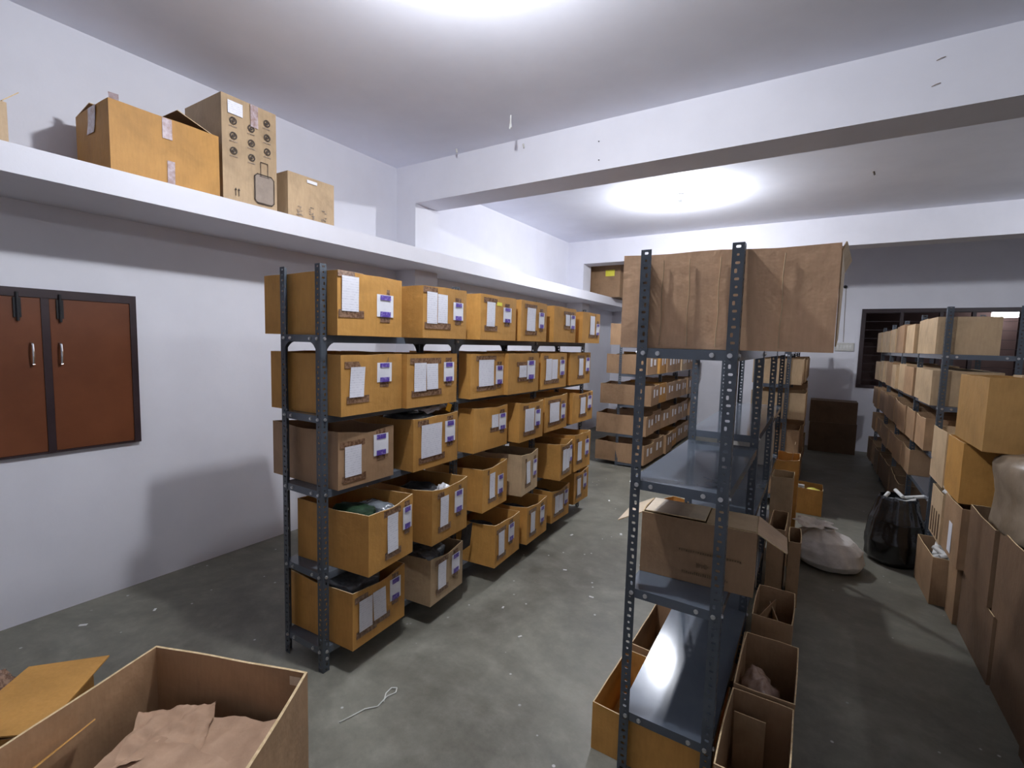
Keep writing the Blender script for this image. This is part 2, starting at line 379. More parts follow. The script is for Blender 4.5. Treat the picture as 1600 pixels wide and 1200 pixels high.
# ------------------------------------------------------------------ cartons
def wall_grid(mb, P, Q, zs, nseg, rim_z, bow, base_z, mi=0, flip=False):
    """a wall from P to Q (xy), rows at fractions zs up to rim_z(t); bows outward along normal"""
    P = Vector(P); Q = Vector(Q); d = Q-P; nrm = Vector((d.y, -d.x)).normalized()
    rows = []
    for zf in zs:
        row = []
        for i in range(nseg+1):
            t = i/nseg; p = P+d*t + nrm*bow(t, zf); row.append((p.x, p.y, base_z+(rim_z(t)-base_z)*zf))
        rows.append(row)
    for a, b_ in zip(rows[:-1], rows[1:]):
        for i in range(nseg):
            q = (a[i], a[i+1], b_[i+1], b_[i])
            mb.quad(*(reversed(q) if flip else q), mi)
    return rows[-1]
def carton_mesh(sx, sy, sz, seed=0, closed=False, mat=K_GOLD, jit=.006, bow=.006, sag=0, t=.005, cut=None):
    rnd = random.Random(seed); mb = MB(); X, Y = sx/2, sy/2
    cor = [(-X, -Y), (X, -Y), (X, Y), (-X, Y)]
    cz = [sz+(rnd.uniform(-jit, jit) if not closed else 0) for _ in range(4)]
    zs = [0, .33, .66, .9, 1]; n = 8
    amp = [rnd.uniform(.2, 1)*bow for _ in range(4)]; ph = [rnd.uniform(0, 6) for _ in range(4)]
    sg = [rnd.uniform(.3, 1)*sag for _ in range(4)]
    rims_o, rims_i = [], []
    for k in range(4):
        P, Q = cor[k], cor[(k+1) % 4]; z0, z1 = cz[k], cz[(k+1) % 4]
        rz = lambda u, z0=z0, z1=z1, k=k: z0+(z1-z0)*u - (0 if closed else sg[k]*math.sin(math.pi*u) + .35*jit*math.sin(math.pi*u)*math.sin(9*u+ph[k]))
        bw = lambda u, v, k=k: (amp[k]*math.sin(math.pi*u)*math.sin(math.pi*min(v, 1)*(.5 if not closed else 1)))
        rims_o.append(wall_grid(mb, P, Q, zs, n, rz, bw, 0))
        if not closed:
            s = 1-t/X; s2 = 1-t/Y
            Pi, Qi = (P[0]*s, P[1]*s2), (Q[0]*s, Q[1]*s2)
            rims_i.append(wall_grid(mb, Pi, Qi, zs, n, rz, bw, t, flip=True))
    mb.quad((-X, -Y, 0), (-X, Y, 0), (X, Y, 0), (X, -Y, 0))
    if closed:
        # two lids meeting on a seam
        hgt = sz
        ring = []
        for r_ in rims_o: ring += r_[:-1]
        mb.face(ring)
    else:
        s = 1-t/X; s2 = 1-t/Y
        mb.quad((-X*s, -Y*s2, t), (X*s, -Y*s2, t), (X*s, Y*s2, t), (-X*s, Y*s2, t))
        for ro, ri in zip(rims_o, rims_i):
            for i in range(len(ro)-1): mb.quad(ro[i], ro[i+1], ri[i+1], ri[i], 1)
    return mb.mesh('carton', [mat, RIM], smooth=False, weld=True)
def carton(loc, size, rotz=0, label='', group=None, mat=K_GOLD, closed=False, name='cardboard_carton', seed=None, **k):
    seed = int(abs(loc[0]*1000+loc[1]*377+loc[2]*91)) if seed is None else seed
    me = carton_mesh(*size, seed=seed, closed=closed, mat=mat, **k)
    o = link(name, me, None, loc, rotz); tag(o, label, 'box', group); o['sz'] = 0; del o['sz']
    return o
def slip(parent, face, u0, u1, v0, v1, size, mat=PAPER, name='paper_slip', off=.0035, curl=.003, slant=0, t=.0006, cut=None):
    """thin sheet on a face of a carton ('+x' or '-y'); u runs to the right seen from outside"""
    sx, sy, sz = size; mb = MB(); nz_ = 6; nu = 3
    L = sy if face in ('+x', '-x') else sx
    rnd = random.Random(int((u0*91+v0*13+sx*7)*1000))
    A = rnd.uniform(.3, 1)*curl; ph = rnd.uniform(0, 6); sl = slant+rnd.uniform(-.012, .012)
    def P(u, v, o_):
        a = (u-.5)*L + sl*(v-.5)*L*.6; z = v*sz
        d = off+o_+A*(.5+.5*math.sin(ph+v*7))
        if face == '+x': return (sx/2+d, a, z)
        if face == '-x': return (-sx/2-d, -a, z)
        return (a, -sy/2-d, z)
    for o_ in (0, t):
        for i in range(nu):
            for j in range(nz_):
                ua, ub = u0+(u1-u0)*i/nu, u0+(u1-u0)*(i+1)/nu; va, vb = v0+(v1-v0)*j/nz_, v0+(v1-v0)*(j+1)/nz_
                mb.quad(P(ua, va, o_), P(ub, va, o_), P(ub, vb, o_), P(ua, vb, o_))
    return mb.build(name, mat, parent)
BOW = .006
def dress(o, size, items, face='+x'):
    """paper slips, tags and tape from (kind, u0, u1, v0, v1)"""
    for it in items:
        k, u0, u1, v0, v1 = it[:5]; sl = it[5] if len(it) > 5 else 0
        if k in 'sd':
            e = .07
            slip(o, face, max(0, u0-e), min(1, u1+e), v1-.02, min(.995, v1+.09), size, BTAPE, 'brown_tape', .0030, .0008)
            slip(o, face, max(0, u0-e*.6), min(1, u1+e*1.2), v0-.10, v0+.02, size, BTAPE, 'brown_tape', .0030, .0008)
            if k == 's': slip(o, face, u0, u1, v0, v1, size, slant=sl, off=.0055)
            else:
                m_ = (u0+u1)/2
                slip(o, face, u0, m_-.006, v0, v1, size, off=.0055); slip(o, face, m_+.006, u1, v0+.02, v1-.02, size, off=.0055, slant=sl)
        if k == 't':
            c = (u0+u1)/2; h = (u1-u0)*.30
            slip(o, face, c-h, c+h, v0-.09, v1+.09, size, BTAPE, 'brown_tape', .0030, .0006)
            s = slip(o, face, u0, u1, v0, v1, size, WHITE, 'paper_tag', .0050, .0015, slant=sl)
            dv = (v1-v0)*.24
            slip(s, face, c-h*1.05, c+h*1.05, v1-dv, v1-.01, size, PURPLE, 'purple_band', .0085, .0006)
            slip(s, face, c-h*1.05, c+h*1.05, v0, v0+dv, size, PURPLE, 'purple_band', .0085, .0006)
        if k == 'b': slip(o, face, u0, u1, v0, v1, size, BTAPE, 'brown_tape', .0030, .0006)
        if k == 'y': slip(o, face, u0, u1, v0, v1, size, YELLOW, 'yellow_sticker', .0040, .0004)
        if k == 'w': slip(o, face, u0, u1, v0, v1, size, WHITE, 'paper_slip', .0050, .001)
        if k == 'c': slip(o, face, u0, u1, v0, v1, size, CTAPE, 'clear_tape', .0035, .003)

# (x_front, y0, y1, yaw) measured per carton; rows from the top shelf down
ROWW = ['top', 'second', 'middle', 'fourth', 'lowest']
ORD = ['nearest the camera', 'second from the near end', 'third from the near end', 'third from the far end', 'second from the far end', 'at the far end']
LB = {
 0: [(1.862, 1.506, 1.925, 0, .31), (1.93, 2.02, 2.413, 0, .295), (1.93, 2.563, 3.0, 0, .30), (1.93, 3.07, 3.47, 0, .30), (1.93, 3.60, 4.03, 0, .30), (1.93, 4.18, 4.60, 0, .29)],
 1: [(1.868, 1.506, 1.92, .03, .30), (1.895, 1.935, 2.37, 0, .30), (1.885, 2.528, 2.95, 0, .30), (1.92, 2.93, 3.38, 0, .30), (1.90, 3.46, 3.93, 0, .30), (1.89, 4.03, 4.49, 0, .30)],
 2: [(1.83, 1.53, 1.90, 0, .29), (1.885, 2.00, 2.40, 0, .315), (1.877, 2.58, 3.00, 0, .31), (1.935, 3.08, 3.45, 0, .305), (1.89, 3.56, 3.99, 0, .30), (1.88, 4.13, 4.61, 0, .30)],
 3: [(1.975, 1.555, 1.90, .10, .325), (1.99, 2.02, 2.375, .06, .32), (1.91, 2.625, 2.965, .06, .31), (1.93, 3.08, 3.40, .12, .31), (1.98, 3.66, 3.95, .08, .325), (1.97, 4.02, 4.38, 0, .34)],
 4: [(1.91, 1.53, 1.91, .05, .305), (1.95, 2.05, 2.39, .08, .295), (1.98, 2.675, 3.055, .08, .305), (1.97, 3.15, 3.51, .05, .30), (1.93, 3.675, 4.02, 0, .29), (1.875, 4.243, 4.59, 0, .32)]}
LD = {
 0: [[('s', .05, .29, .38, .92), ('t', .57, .84, .33, .70)], [('d', .07, .52, .28, .88), ('t', .66, .90, .38, .74)], [('s', .14, .36, .30, .84, .06), ('t', .60, .84, .42, .76), ('y', .42, .56, .78, .86)],
     [('s', .2, .52, .26, .84, .06), ('t', .66, .88, .35, .76)], [('s', .48, .68, .48, .80), ('t', .72, .94, .40, .80)], [('s', .40, .66, .28, .90), ('t', .76, .95, .28, .66)]],
 1: [[('s', .12, .34, .30, .80, .08), ('t', .55, .80, .52, .86)], [('d', .12, .58, .30, .84), ('t', .70, .92, .45, .84)], [('s', .20, .62, .26, .86), ('t', .68, .90, .28, .72)],
     [('s', .32, .56, .40, .70), ('t', .58, .85, .34, .82)], [('d', .15, .60, .24, .84), ('t', .70, .90, .36, .80)], [('s', .40, .60, .28, .82), ('t', .74, .94, .40, .84)]],
 2: [[('s', .10, .38, .20, .74), ('t', .60, .88, .46, .86)], [('s', .15, .60, .22, .84), ('t', .68, .92, .42, .84)], [('s', .50, .70, .48, .78), ('t', .72, .94, .40, .78)],
     [('s', .2, .58, .24, .82), ('t', .62, .86, .34, .76)], [('s', .2, .62, .26, .82), ('t', .70, .90, .30, .74)], [('s', .36, .60, .26, .80), ('t', .72, .93, .40, .82)]],
 3: [[('s', .38, .62, .22, .84), ('t', .74, .95, .48, .86)], [('s', .2, .42, .28, .84), ('t', .60, .85, .42, .84)], [('s', .25, .46, .26, .84), ('t', .58, .82, .28, .72)],
     [('s', .26, .48, .26, .82), ('t', .66, .90, .38, .80)], [('d', .18, .72, .22, .80), ('t', .74, .95, .40, .84)], [('s', .16, .40, .28, .80), ('t', .62, .88, .36, .80)]],
 4: [[('s', .10, .34, .26, .80), ('s', .36, .60, .30, .82, -.08), ('t', .68, .90, .46, .86)], [('s', .2, .44, .26, .80), ('t', .62, .88, .38, .80)], [('s', .12, .34, .24, .78), ('t', .50, .74, .40, .82)],
     [('s', .15, .36, .26, .80), ('t', .62, .84, .36, .80)], [('d', .14, .60, .26, .80), ('t', .66, .90, .40, .84)], [('s', .2, .44, .24, .76), ('t', .60, .85, .40, .84)]]}
LMAT = {(2, 0): K_BROWN, (3, 3): K_TAN, (4, 1): K_TAN}
look = {(2, 0): 'brown open carton with dented lower edge', (3, 3): 'pale tan open carton', (4, 1): 'tan open carton with grey plastic at its corner', (0, 2): 'golden carton with a small yellow sticker',
        (0, 1): 'golden carton with two paper slips side by side', (3, 0): 'golden open carton holding green cloth', (4, 0): 'golden open carton with a torn paper slip',
        (2, 1): 'golden open carton with a wide paper slip', (2, 2): 'golden carton creased at its corner with a short slip', (1, 2): 'golden carton with wide slip and crooked tag'}
for r in range(5):
    for i, (xf, y0, y1, ya_, h) in enumerate(LB[r]):
        dep = .55 if not (r == 0 and i == 0) else .60
        if r > 2: dep = .50
        size = (dep, y1-y0, h)
        m_ = LMAT.get((r, i), K_GOLD)
        cx_, cy_ = xf-dep/2*math.cos(ya_), (y0+y1)/2
        if (r, i) in look: lb = look[(r, i)] + ', %s shelf of long left rack' % ROWW[r]
        else: lb = 'labelled golden carton %s, %s shelf of long left rack' % (ORD[i], ROWW[r])
        if (r, i) in look and len(lb.split()) > 16: lb = look[(r, i)] + ', left rack'
        o = carton((cx_, cy_, L_Z[r]+.001), size, ya_, lb, 'labelled cartons on the long left rack', m_, sag=.0 if r < 2 else .018, jit=.006 if r < 2 else .012)
        dress(o, size, LD[r][i])

# ------------------------------------------------------------------ soft lumps
def lump(name, loc, size, mat, label=None, cat='bag', seed=0, amp=.25, freq=2.2, flat=.0, rotz=0, parent=None, sub=4, group=None, pinch=0, fine=.06, box=.0):
    bm = bmesh.new(); bmesh.ops.create_icosphere(bm, subdivisions=sub, radius=1)
    off = Vector((seed*3.1, seed*1.7, seed*.9))
    for v in bm.verts:
        p = v.co.copy()
        if box: p = Vector([math.copysign(abs(c)**(1-box), c) for c in p])
        n_ = noise.noise(p*freq+off)*amp + noise.noise(p*freq*4+off)*fine + abs(noise.noise(p*freq*1.9-off))*amp*.4
        p = p*(1+n_)
        if pinch and p.z > .35: k = max(.12, 1-pinch*(p.z-.35)); p.x *= k; p.y *= k
        z = max(p.z, -1+flat)
        v.co = Vector((p.x*size[0]/2, p.y*size[1]/2, (z+1-flat)*size[2]/(2-flat)))
    me = bpy.data.meshes.new(name); bm.to_mesh(me); bm.free(); me.materials.append(mat)
    me.polygons.foreach_set('use_smooth', [True]*len(me.polygons))
    o = link(name, me, parent, loc, rotz)
    if label: tag(o, label, cat, group)
    return o
def sheet(name, loc, size, mat, label=None, cat='bag', rotz=0, amp=.02, seed=0, n=14, parent=None, tilt=(0, 0), th=.002, hump=0):
    mb = MB(); off = Vector((seed*2.3, seed, 0)); sx, sy = size
    def P(i, j, o_=0):
        u, v = i/n-.5, j/n-.5
        z = noise.noise(Vector((u*5, v*5, 0))+off)*amp + noise.noise(Vector((u*13, v*13, 3))+off)*amp*.4 + tilt[0]*u + tilt[1]*v + hump*math.cos(math.pi*u)*math.cos(math.pi*v)
        e = noise.noise(Vector((u*4, v*4, 7))+off)*.05
        return (u*sx*(1+e), v*sy*(1+e), z+o_)
    for i in range(n):
        for j in range(n):
            mb.quad(P(i, j), P(i+1, j), P(i+1, j+1), P(i, j+1)); mb.quad(P(i, j+1, -th), P(i+1, j+1, -th), P(i+1, j, -th), P(i, j, -th))
    o = mb.build(name, mat, parent, smooth=True, loc=loc, rotz=rotz, weld=True)
    if label: tag(o, label, cat)
    return o

z4, z5, z3 = L_Z[3], L_Z[4], L_Z[2]
lump('folded_cloth', (1.78, 1.66, z4+.215), (.22, .15, .09), GCLOTH, 'dark green cloth bundle in the near carton of the fourth shelf', 'cloth', 3, .22, 1.6, .5, box=.4)
lump('plastic_bag', (1.80, 1.80, z4+.20), (.22, .10, .09), GPLAST, 'flat grey plastic packet beside the dark green cloth', 'bag', 5, .2, 1.4, .5, box=.5)
lump('plastic_bag', (1.78, 2.18, z4+.16), (.27, .19, .13), DCLOTH, 'dark bag in the second carton of the fourth shelf', 'bag', 8, .25, 1.7, .4, box=.4)
lump('plastic_wrap', (1.93, 2.22, z4+.24), (.10, .09, .07), CPLAST, 'shiny clear plastic crumple on top of the dark bag', 'plastic wrap', 9, .35, 3, .3)
lump('plastic_bag', (1.70, 1.71, z5+.17), (.27, .23, .125), GPLAST, 'grey plastic sheet filling the near carton of the lowest shelf', 'bag', 11, .18, 1.3, .5, box=.6)
lump('plastic_bag', (1.75, 2.21, z5+.16), (.27, .20, .13), GPLAST, 'grey plastic filling the tan carton of the lowest shelf', 'bag', 12, .18, 1.3, .5, box=.6)
sheet('plastic_flap', (1.90, 2.115, z5+.305), (.12, .11), GPLAST, 'grey plastic flap folded over the tan carton corner', 'plastic sheet', .08, .012, 4, tilt=(-.02, .0), hump=.0)
for (x, y, z, s) in ((1.75, 2.79, z4, .23), (1.76, 3.23, z4, .22), (1.80, 3.79, z4, .2), (1.8, 2.85, z5, .22), (1.8, 3.32, z5, .2), (1.78, 3.83, z5, .2), (1.70, 4.40, z5, .2), (1.78, 4.2, z4, .22)):
    lump('cloth_bundle', (x-.06, y, z+.01), (.25, .19, .22), DCLOTH, 'dark cloth bundle inside an open carton of the left rack, %s shelf at y%d' % ('fourth', 0), 'cloth', int(y*10), .2, 1.6, .3, box=.4)
CLB = [o for o in COL.objects if o.name.startswith('cloth_bundle')]
cl_lab = ['dark bundle in the third carton of the fourth shelf, left rack', 'dark bundle in the pale tan carton of the fourth shelf', 'dark bundle in the fifth carton of the fourth shelf, left rack',
          'dark bundle in the third carton of the lowest shelf, left rack', 'dark bundle in the fourth carton of the lowest shelf, left rack', 'dark bundle in the fifth carton of the lowest shelf, left rack',
          'dark bundle in the far end carton of the lowest shelf, left rack', 'dark bundle in the far end carton of the fourth shelf, left rack']
for o, l in zip(CLB, cl_lab): o['label'] = l; o['group'] = 'dark bundles in the open cartons'
lump('plastic_bag', (1.66, 2.20, z3+.20), (.27, .25, .11), GPLAST, 'grey plastic bag in the second carton of the middle shelf', 'bag', 15, .15, 1.3, .5, box=.5)
o = sheet('paper_sheet', (1.80, 2.25, z3+.345), (.10, .22), WHITE, 'pale sheet lying on the second carton of the middle shelf', 'paper', .1, .008, 6, tilt=(-.02, .02))
o = MB().box(-.002, -.026, 0, .002, .026, .05).build('orange_card', ORANGE, loc=(1.855, 2.335, z3+.318)); o.rotation_euler = (-.35, .1, .1)
tag(o, 'small bright orange card sticking up from a middle shelf carton', 'card')
# grey flap hanging on the lower shelf between second and third cartons
sheet('plastic_sheet', (1.93, 2.60, z5+.25), (.006, .12), DCLOTH, None)
bpy.data.objects.remove(bpy.data.objects['plastic_sheet'])
o = MB().box(0, 0, 0, .003, .13, .17).build('dark_folder', DCLOTH, loc=(1.84, 2.50, z5+.15)); o.rotation_euler = (0, .1, .1)
tag(o, 'flat dark folder standing beside the third carton of the lowest shelf', 'folder')

# ------------------------------------------------------------------ cartons on the far left rack
rr = random.Random(3)
for r, z in enumerate(F_Z[:5]):
    y = 6.50; i = 0
    while y < 9.3:
        w_ = rr.uniform(.38, .46); h = rr.uniform(.27, .31)
        if y+w_ > 9.62: break
        xf = rr.uniform(1.86, 1.93); dep = (.72 if i == 0 and r > 1 else rr.uniform(.5, .6))
        m_ = rr.choice([K_BROWN, K_BROWN, K_BROWN, K_TAN, K_GOLD]) if i else K_BROWN
        size = (dep, w_, h)
        lab = '%s carton on the %s shelf, far left rack, %s' % ({id(K_BROWN): 'brown', id(K_TAN): 'tan', id(K_GOLD): 'golden'}[id(m_)], ROWW[r], ['at its near end', 'second from near end', 'third from near end', 'fourth from near end', 'fifth from near end', 'sixth from near end', 'at its far end'][i])
        o = carton((xf-dep/2, y+w_/2, z+.001), size, rr.uniform(-.05, .05), lab, 'cartons on the far left rack', m_, closed=False, sag=.01, jit=.01)
        dress(o, size, [('w', .25, .42, .4, .8), ('w', .6, .78, .45, .75)])
        y += w_+rr.uniform(.0, .05); i += 1

# ------------------------------------------------------------------ cartons on the right rack
PL = ['at the near end', 'second from the near end', 'third from the near end', 'fourth from the near end', 'fifth along', 'sixth along', 'third from the far end', 'second from the far end', 'at the far end', 'last']
for r, z in enumerate(R_Z):
    y = [4.85, 4.85, 5.0, 5.65, 5.9][r]; i = 0
    while y < 8.8 and i < 9:
        w_ = [.46, .44, .45, .44, .44][r]+rr.uniform(-.03, .03); h = [.285, .27, .27, .235, .30][r]+rr.uniform(-.012, .012)
        dep = [.36, .40, .46, .46, .46][r]; xf = 4.565+rr.uniform(-.02, .02)
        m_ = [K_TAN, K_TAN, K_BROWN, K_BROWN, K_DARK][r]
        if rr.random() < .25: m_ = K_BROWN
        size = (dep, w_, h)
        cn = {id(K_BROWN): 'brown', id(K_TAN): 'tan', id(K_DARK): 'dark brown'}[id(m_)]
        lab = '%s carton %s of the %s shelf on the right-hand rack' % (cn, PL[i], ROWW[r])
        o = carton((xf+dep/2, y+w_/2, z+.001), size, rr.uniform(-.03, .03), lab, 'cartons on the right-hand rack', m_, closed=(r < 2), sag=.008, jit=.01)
        y += w_+rr.uniform(.0, .04); i += 1

# ------------------------------------------------------------------ cartons at the far end of the near right rack
P_Y = [5.86, 6.88, 7.90, 8.92]; P_Z = [1.69, 1.33, .96, .55, .12]
rack('slotted_angle_rack', 'fully loaded steel rack continuing behind the bare one', Q_X0, Q_X1, P_Y, P_Z)
for r, z in enumerate(P_Z):
    y = 5.91; i = 0
    while y < 8.5 and i < 6:
        w_ = rr.uniform(.42, .47); h = [.31, .27, .28, .30, .31][r]+rr.uniform(-.01, .01)
        m_ = [K_GOLD if i == 0 else K_BROWN, K_TAN if i < 2 else K_BROWN, K_BROWN if i else K_TAN, K_BROWN, K_BROWN][r]
        dep = rr.uniform(.46, .52); cn = {id(K_BROWN): 'brown', id(K_TAN): 'tan', id(K_GOLD): 'golden'}[id(m_)]
        carton((3.45+rr.uniform(-.02, .03), y+w_/2, z+.001), (dep, w_, h), rr.uniform(-.03, .03), '%s carton %s, %s shelf of the loaded rack behind the bare one' % (cn, ['at near end', 'second along', 'third along', 'fourth along', 'fifth along', 'last'][i], ROWW[r]), 'cartons on the loaded rack behind the bare one', m_, jit=.008, sag=.006)
        y += w_+rr.uniform(.01, .05); i += 1
carton((3.40, 4.35, qz(2, 2, 0)+.001), (.28, .36, .36), 0, 'grey-white carton on the third bay of the bare rack', None, kraft('grey_white_board', (.42, .41, .38)), closed=True)

# ------------------------------------------------------------------ big old carton on top of the near rack
BS = (.690, .46, .335)
big = carton((3.492, 2.045, Q_Z[0]+.001), BS, .015, 'large worn brown carton on the top shelf of the nearest rack', None, kraft('worn_brown_board', (.60, .38, .23)), closed=False, jit=.014, sag=.006, bow=.010, t=.006)
for u in (.22, .355, .50, .78):
    mb = MB(); pts = []
    for k in range(13):
        v = .03+.92*k/12; xx = (u-.5)*BS[0]+.0018*math.sin(k*.9+u*20)
        bw = 0
        pts.append((xx, -BS[1]/2-.0085-bw, v*BS[2]))
    mb.tube(pts, .0018, 5); mb.build('crease', K_TAN, big)
fl = MB()
for (a, b_) in (((.345, -.22), (.372, .18)),):
    fl.face([(a[0], a[1], .32), (a[0]+.010, a[1], .345), (b_[0]+.02, b_[1], .345), (b_[0], b_[1], .30)]); fl.face([(a[0], a[1]+.0, .32), (b_[0], b_[1], .30), (b_[0]-.004, b_[1], .05), (a[0]+.002, a[1], .02)])
fo = fl.build('side_flap', K_TAN, big); m = fo.modifiers.new('s', 'SOLIDIFY'); m.thickness = .004

# ------------------------------------------------------------------ flapped carton on the third shelf of the nearest rack
HS = (.425, .21, .252)
hb = carton((3.437, 2.055, Q_Z[2]+.001), HS, .06, 'brown carton with open flaps and faded print on the nearest rack', None, K_BROWN, jit=.003, sag=0)
def flap(parent, p0, p1, out, ln, ang, mat, name='flap', taper=0, t=.004):
    """panel hinged from p0 to p1, length ln, raised by ang from horizontal outwards"""
    p0, p1, out = Vector(p0), Vector(p1), Vector(out).normalized(); d = (p1-p0).normalized()
    v = out*math.cos(ang)*ln + Vector((0, 0, 1))*math.sin(ang)*ln
    n_ = d.cross(v).normalized()*t
    a, b_, c, e = p0, p1, p1+v-d*taper, p0+v+d*taper
    mb = MB()
    mb.quad(a, b_, c, e); mb.quad(e+n_, c+n_, b_+n_, a+n_)
    for s, q_ in ((a, b_), (b_, c), (c, e), (e, a)): mb.quad(s, s+n_, q_+n_, q_, 1)
    return mb.build(name, [mat, RIM], parent, weld=True)
X, Y, Z_ = HS[0]/2, HS[1]/2, HS[2]
flap(hb, (-X, Y, Z_), (-X, -Y, Z_), (-1, 0, 0), .115, -.50, K_PALE)
flap(hb, (.03, Y-.006, Z_), (-X+.01, Y-.006, Z_), (0, -1, 0), .195, .02, K_PALE)
flap(hb, (X, Y-.006, Z_-.006), (.034, Y-.006, Z_-.006), (0, -1, 0), .19, .0, K_TAN)
flap(hb, (X, -Y, Z_), (X, Y, Z_), (1, 0, 0), .12, -.55, K_BROWN, taper=.02)
mb = MB(); rnd = random.Random(4)
for k in range(26): x = -.06+k*.0088; mb.box(x, -Y-.0088, .128-.10*(x+.06)*.12+rnd.uniform(-.002, .002), x+.006, -Y-.0080, .135-.10*(x+.06)*.12)
mb.build('printed_line', INKB, hb); mb = MB()
for k in range(22): x = -.045+k*.0078; hh = rnd.uniform(.006, .014); mb.box(x, -Y-.0088, .038, x+.0055, -Y-.0080, .038+hh)
mb.build('printed_caption', INKB, hb); mb = MB()
for k in range(9): mb.box(.008+k*.005, -Y-.0088, .068+rnd.uniform(0, .01), .0115+k*.005, -Y-.0080, .088+rnd.uniform(-.006, .006))
mb.build('printed_emblem', INKB, hb)
MB().box(X+.0050, -.02, 0.004, X+.0062, .01, Z_-.01).build('tape', K_PALE, hb)

# ------------------------------------------------------------------ open cartons on the floor beneath and beside the nearest rack
def floor_box(x0, x1, y0, y1, z1, lb, mat=K_BROWN, rot=0, z0=0, **k):
    return carton(((x0+x1)/2, (y0+y1)/2, z0+.001), (x1-x0, y1-y0, z1-z0), rot, lb, 'open cartons by the nearest rack', mat, **k)
floor_box(3.10, 3.575, 1.81, 2.235, .205, 'open brown carton under the lowest shelf of the nearest rack, front one', K_GOLD, sag=.01)
floor_box(3.10, 3.575, 2.30, 2.76, .20, 'open brown carton under the nearest rack, behind the front one', K_BROWN, sag=.01)
bx = floor_box(3.60, 3.815, 1.62, 2.05, .335, 'open brown carton on the floor right of the nearest rack, closest to camera', K_BROWN, jit=.004)
flap(bx, (-.09, .19, .02), (.02, .19, .02), (0, -1, 0), .26, 1.45, K_TAN, 'inner_flap')
floor_box(3.60, 3.818, 2.075, 2.50, .335, 'open brown carton holding a plastic bag, right of the nearest rack', K_BROWN, jit=.004)
lump('plastic_bag', (3.68, 2.24, .10), (.15, .24, .19), mottled('pinkish_clear_bag', (.30, .19, .13), (.50, .36, .30), 16, .25, .6, .6, 25), 'crumpled pinkish plastic bag inside a floor carton', 'bag', 21, .3, 2.2, .3)
floor_box(3.60, 3.785, 2.76, 3.14, .30, 'open carton with a loose inner panel, third in the row beside the rack', K_BROWN, jit=.004)
for k, (x, h_) in enumerate(((3.655, .24), (3.70, .22))):
    o = MB().box(-.002, -.15, 0, .002, .15, h_).build('cardboard_sheet', K_TAN if k else K_BROWN, loc=(x, 2.95, .02), rotz=.25*(k*2-1)); tag(o, ['pale loose card panel standing in the third floor carton', 'brown loose card panel standing in the third floor carton'][1-k], 'cardboard')
floor_box(3.60, 3.70, 3.62, 4.06, .50, 'tall narrow open carton on the floor beyond the third one', K_BROWN, jit=.005)
floor_box(3.72, 3.79, 3.60, 3.90, .44, 'slim brown carton leaning right of the tall narrow one', K_BROWN, jit=.004, rot=.03)
floor_box(3.56, 3.71, 4.27, 4.52, .70, 'tall tan carton behind the narrow one in the floor row', K_TAN, jit=.005)
floor_box(3.56, 3.735, 4.60, 4.95, .78, 'curved-top golden carton behind the tall tan one', K_GOLD, jit=.012, sag=.012)
# flap board leaning
o = MB().box(0, 0, 0, .004, .16, .30).build('cardboard_sheet', K_TAN, loc=(3.66, 4.70, .60)); o.rotation_euler = (0, .1, 0); tag(o, 'thin card panel above the curved-top carton', 'cardboard')

# small open box seen on the floor of the left aisle
fb = carton((2.66, 4.96, .001), (.20, .30, .13), -.35, 'small golden open box on the left aisle floor, seen through the nearest rack', None, K_GOLD, jit=.004)

# ------------------------------------------------------------------ stack of cartons on the right
def st(x0, x1, y0, y1, z0, z1, lb, mat=K_DARK, **k):
    return carton(((x0+x1)/2, (y0+y1)/2, z0+.001), (x1-x0, y1-y0, z1-z0-.002), k.pop('rot', 0), lb, 'cartons stacked along the right', mat, **k)
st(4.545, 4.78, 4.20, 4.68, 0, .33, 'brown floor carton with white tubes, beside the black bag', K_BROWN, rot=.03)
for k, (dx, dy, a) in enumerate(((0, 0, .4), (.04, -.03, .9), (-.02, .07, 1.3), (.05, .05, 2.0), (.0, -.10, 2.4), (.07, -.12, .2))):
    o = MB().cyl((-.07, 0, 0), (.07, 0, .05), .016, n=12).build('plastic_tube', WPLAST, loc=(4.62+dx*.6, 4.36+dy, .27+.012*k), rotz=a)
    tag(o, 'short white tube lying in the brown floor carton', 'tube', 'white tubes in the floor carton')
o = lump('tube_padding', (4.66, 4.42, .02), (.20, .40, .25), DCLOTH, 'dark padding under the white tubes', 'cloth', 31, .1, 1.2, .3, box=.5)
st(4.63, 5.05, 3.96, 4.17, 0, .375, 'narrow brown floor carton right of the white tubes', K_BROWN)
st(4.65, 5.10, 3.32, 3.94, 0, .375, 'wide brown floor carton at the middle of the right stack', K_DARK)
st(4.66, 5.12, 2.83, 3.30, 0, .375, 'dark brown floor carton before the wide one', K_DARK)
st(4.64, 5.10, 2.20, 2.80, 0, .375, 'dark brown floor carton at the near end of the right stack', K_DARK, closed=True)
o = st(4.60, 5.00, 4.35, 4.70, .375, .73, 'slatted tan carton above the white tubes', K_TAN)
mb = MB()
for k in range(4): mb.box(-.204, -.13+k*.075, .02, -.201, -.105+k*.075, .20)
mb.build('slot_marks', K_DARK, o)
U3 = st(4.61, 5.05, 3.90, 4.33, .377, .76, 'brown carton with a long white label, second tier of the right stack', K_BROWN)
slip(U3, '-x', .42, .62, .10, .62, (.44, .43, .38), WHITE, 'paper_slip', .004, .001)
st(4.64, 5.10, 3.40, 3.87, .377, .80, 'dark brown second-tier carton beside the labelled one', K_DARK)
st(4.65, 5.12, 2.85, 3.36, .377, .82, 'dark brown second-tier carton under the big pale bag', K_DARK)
st(4.65, 5.12, 2.20, 2.80, .377, .84, 'dark brown second-tier carton at the near end', K_DARK, closed=True)
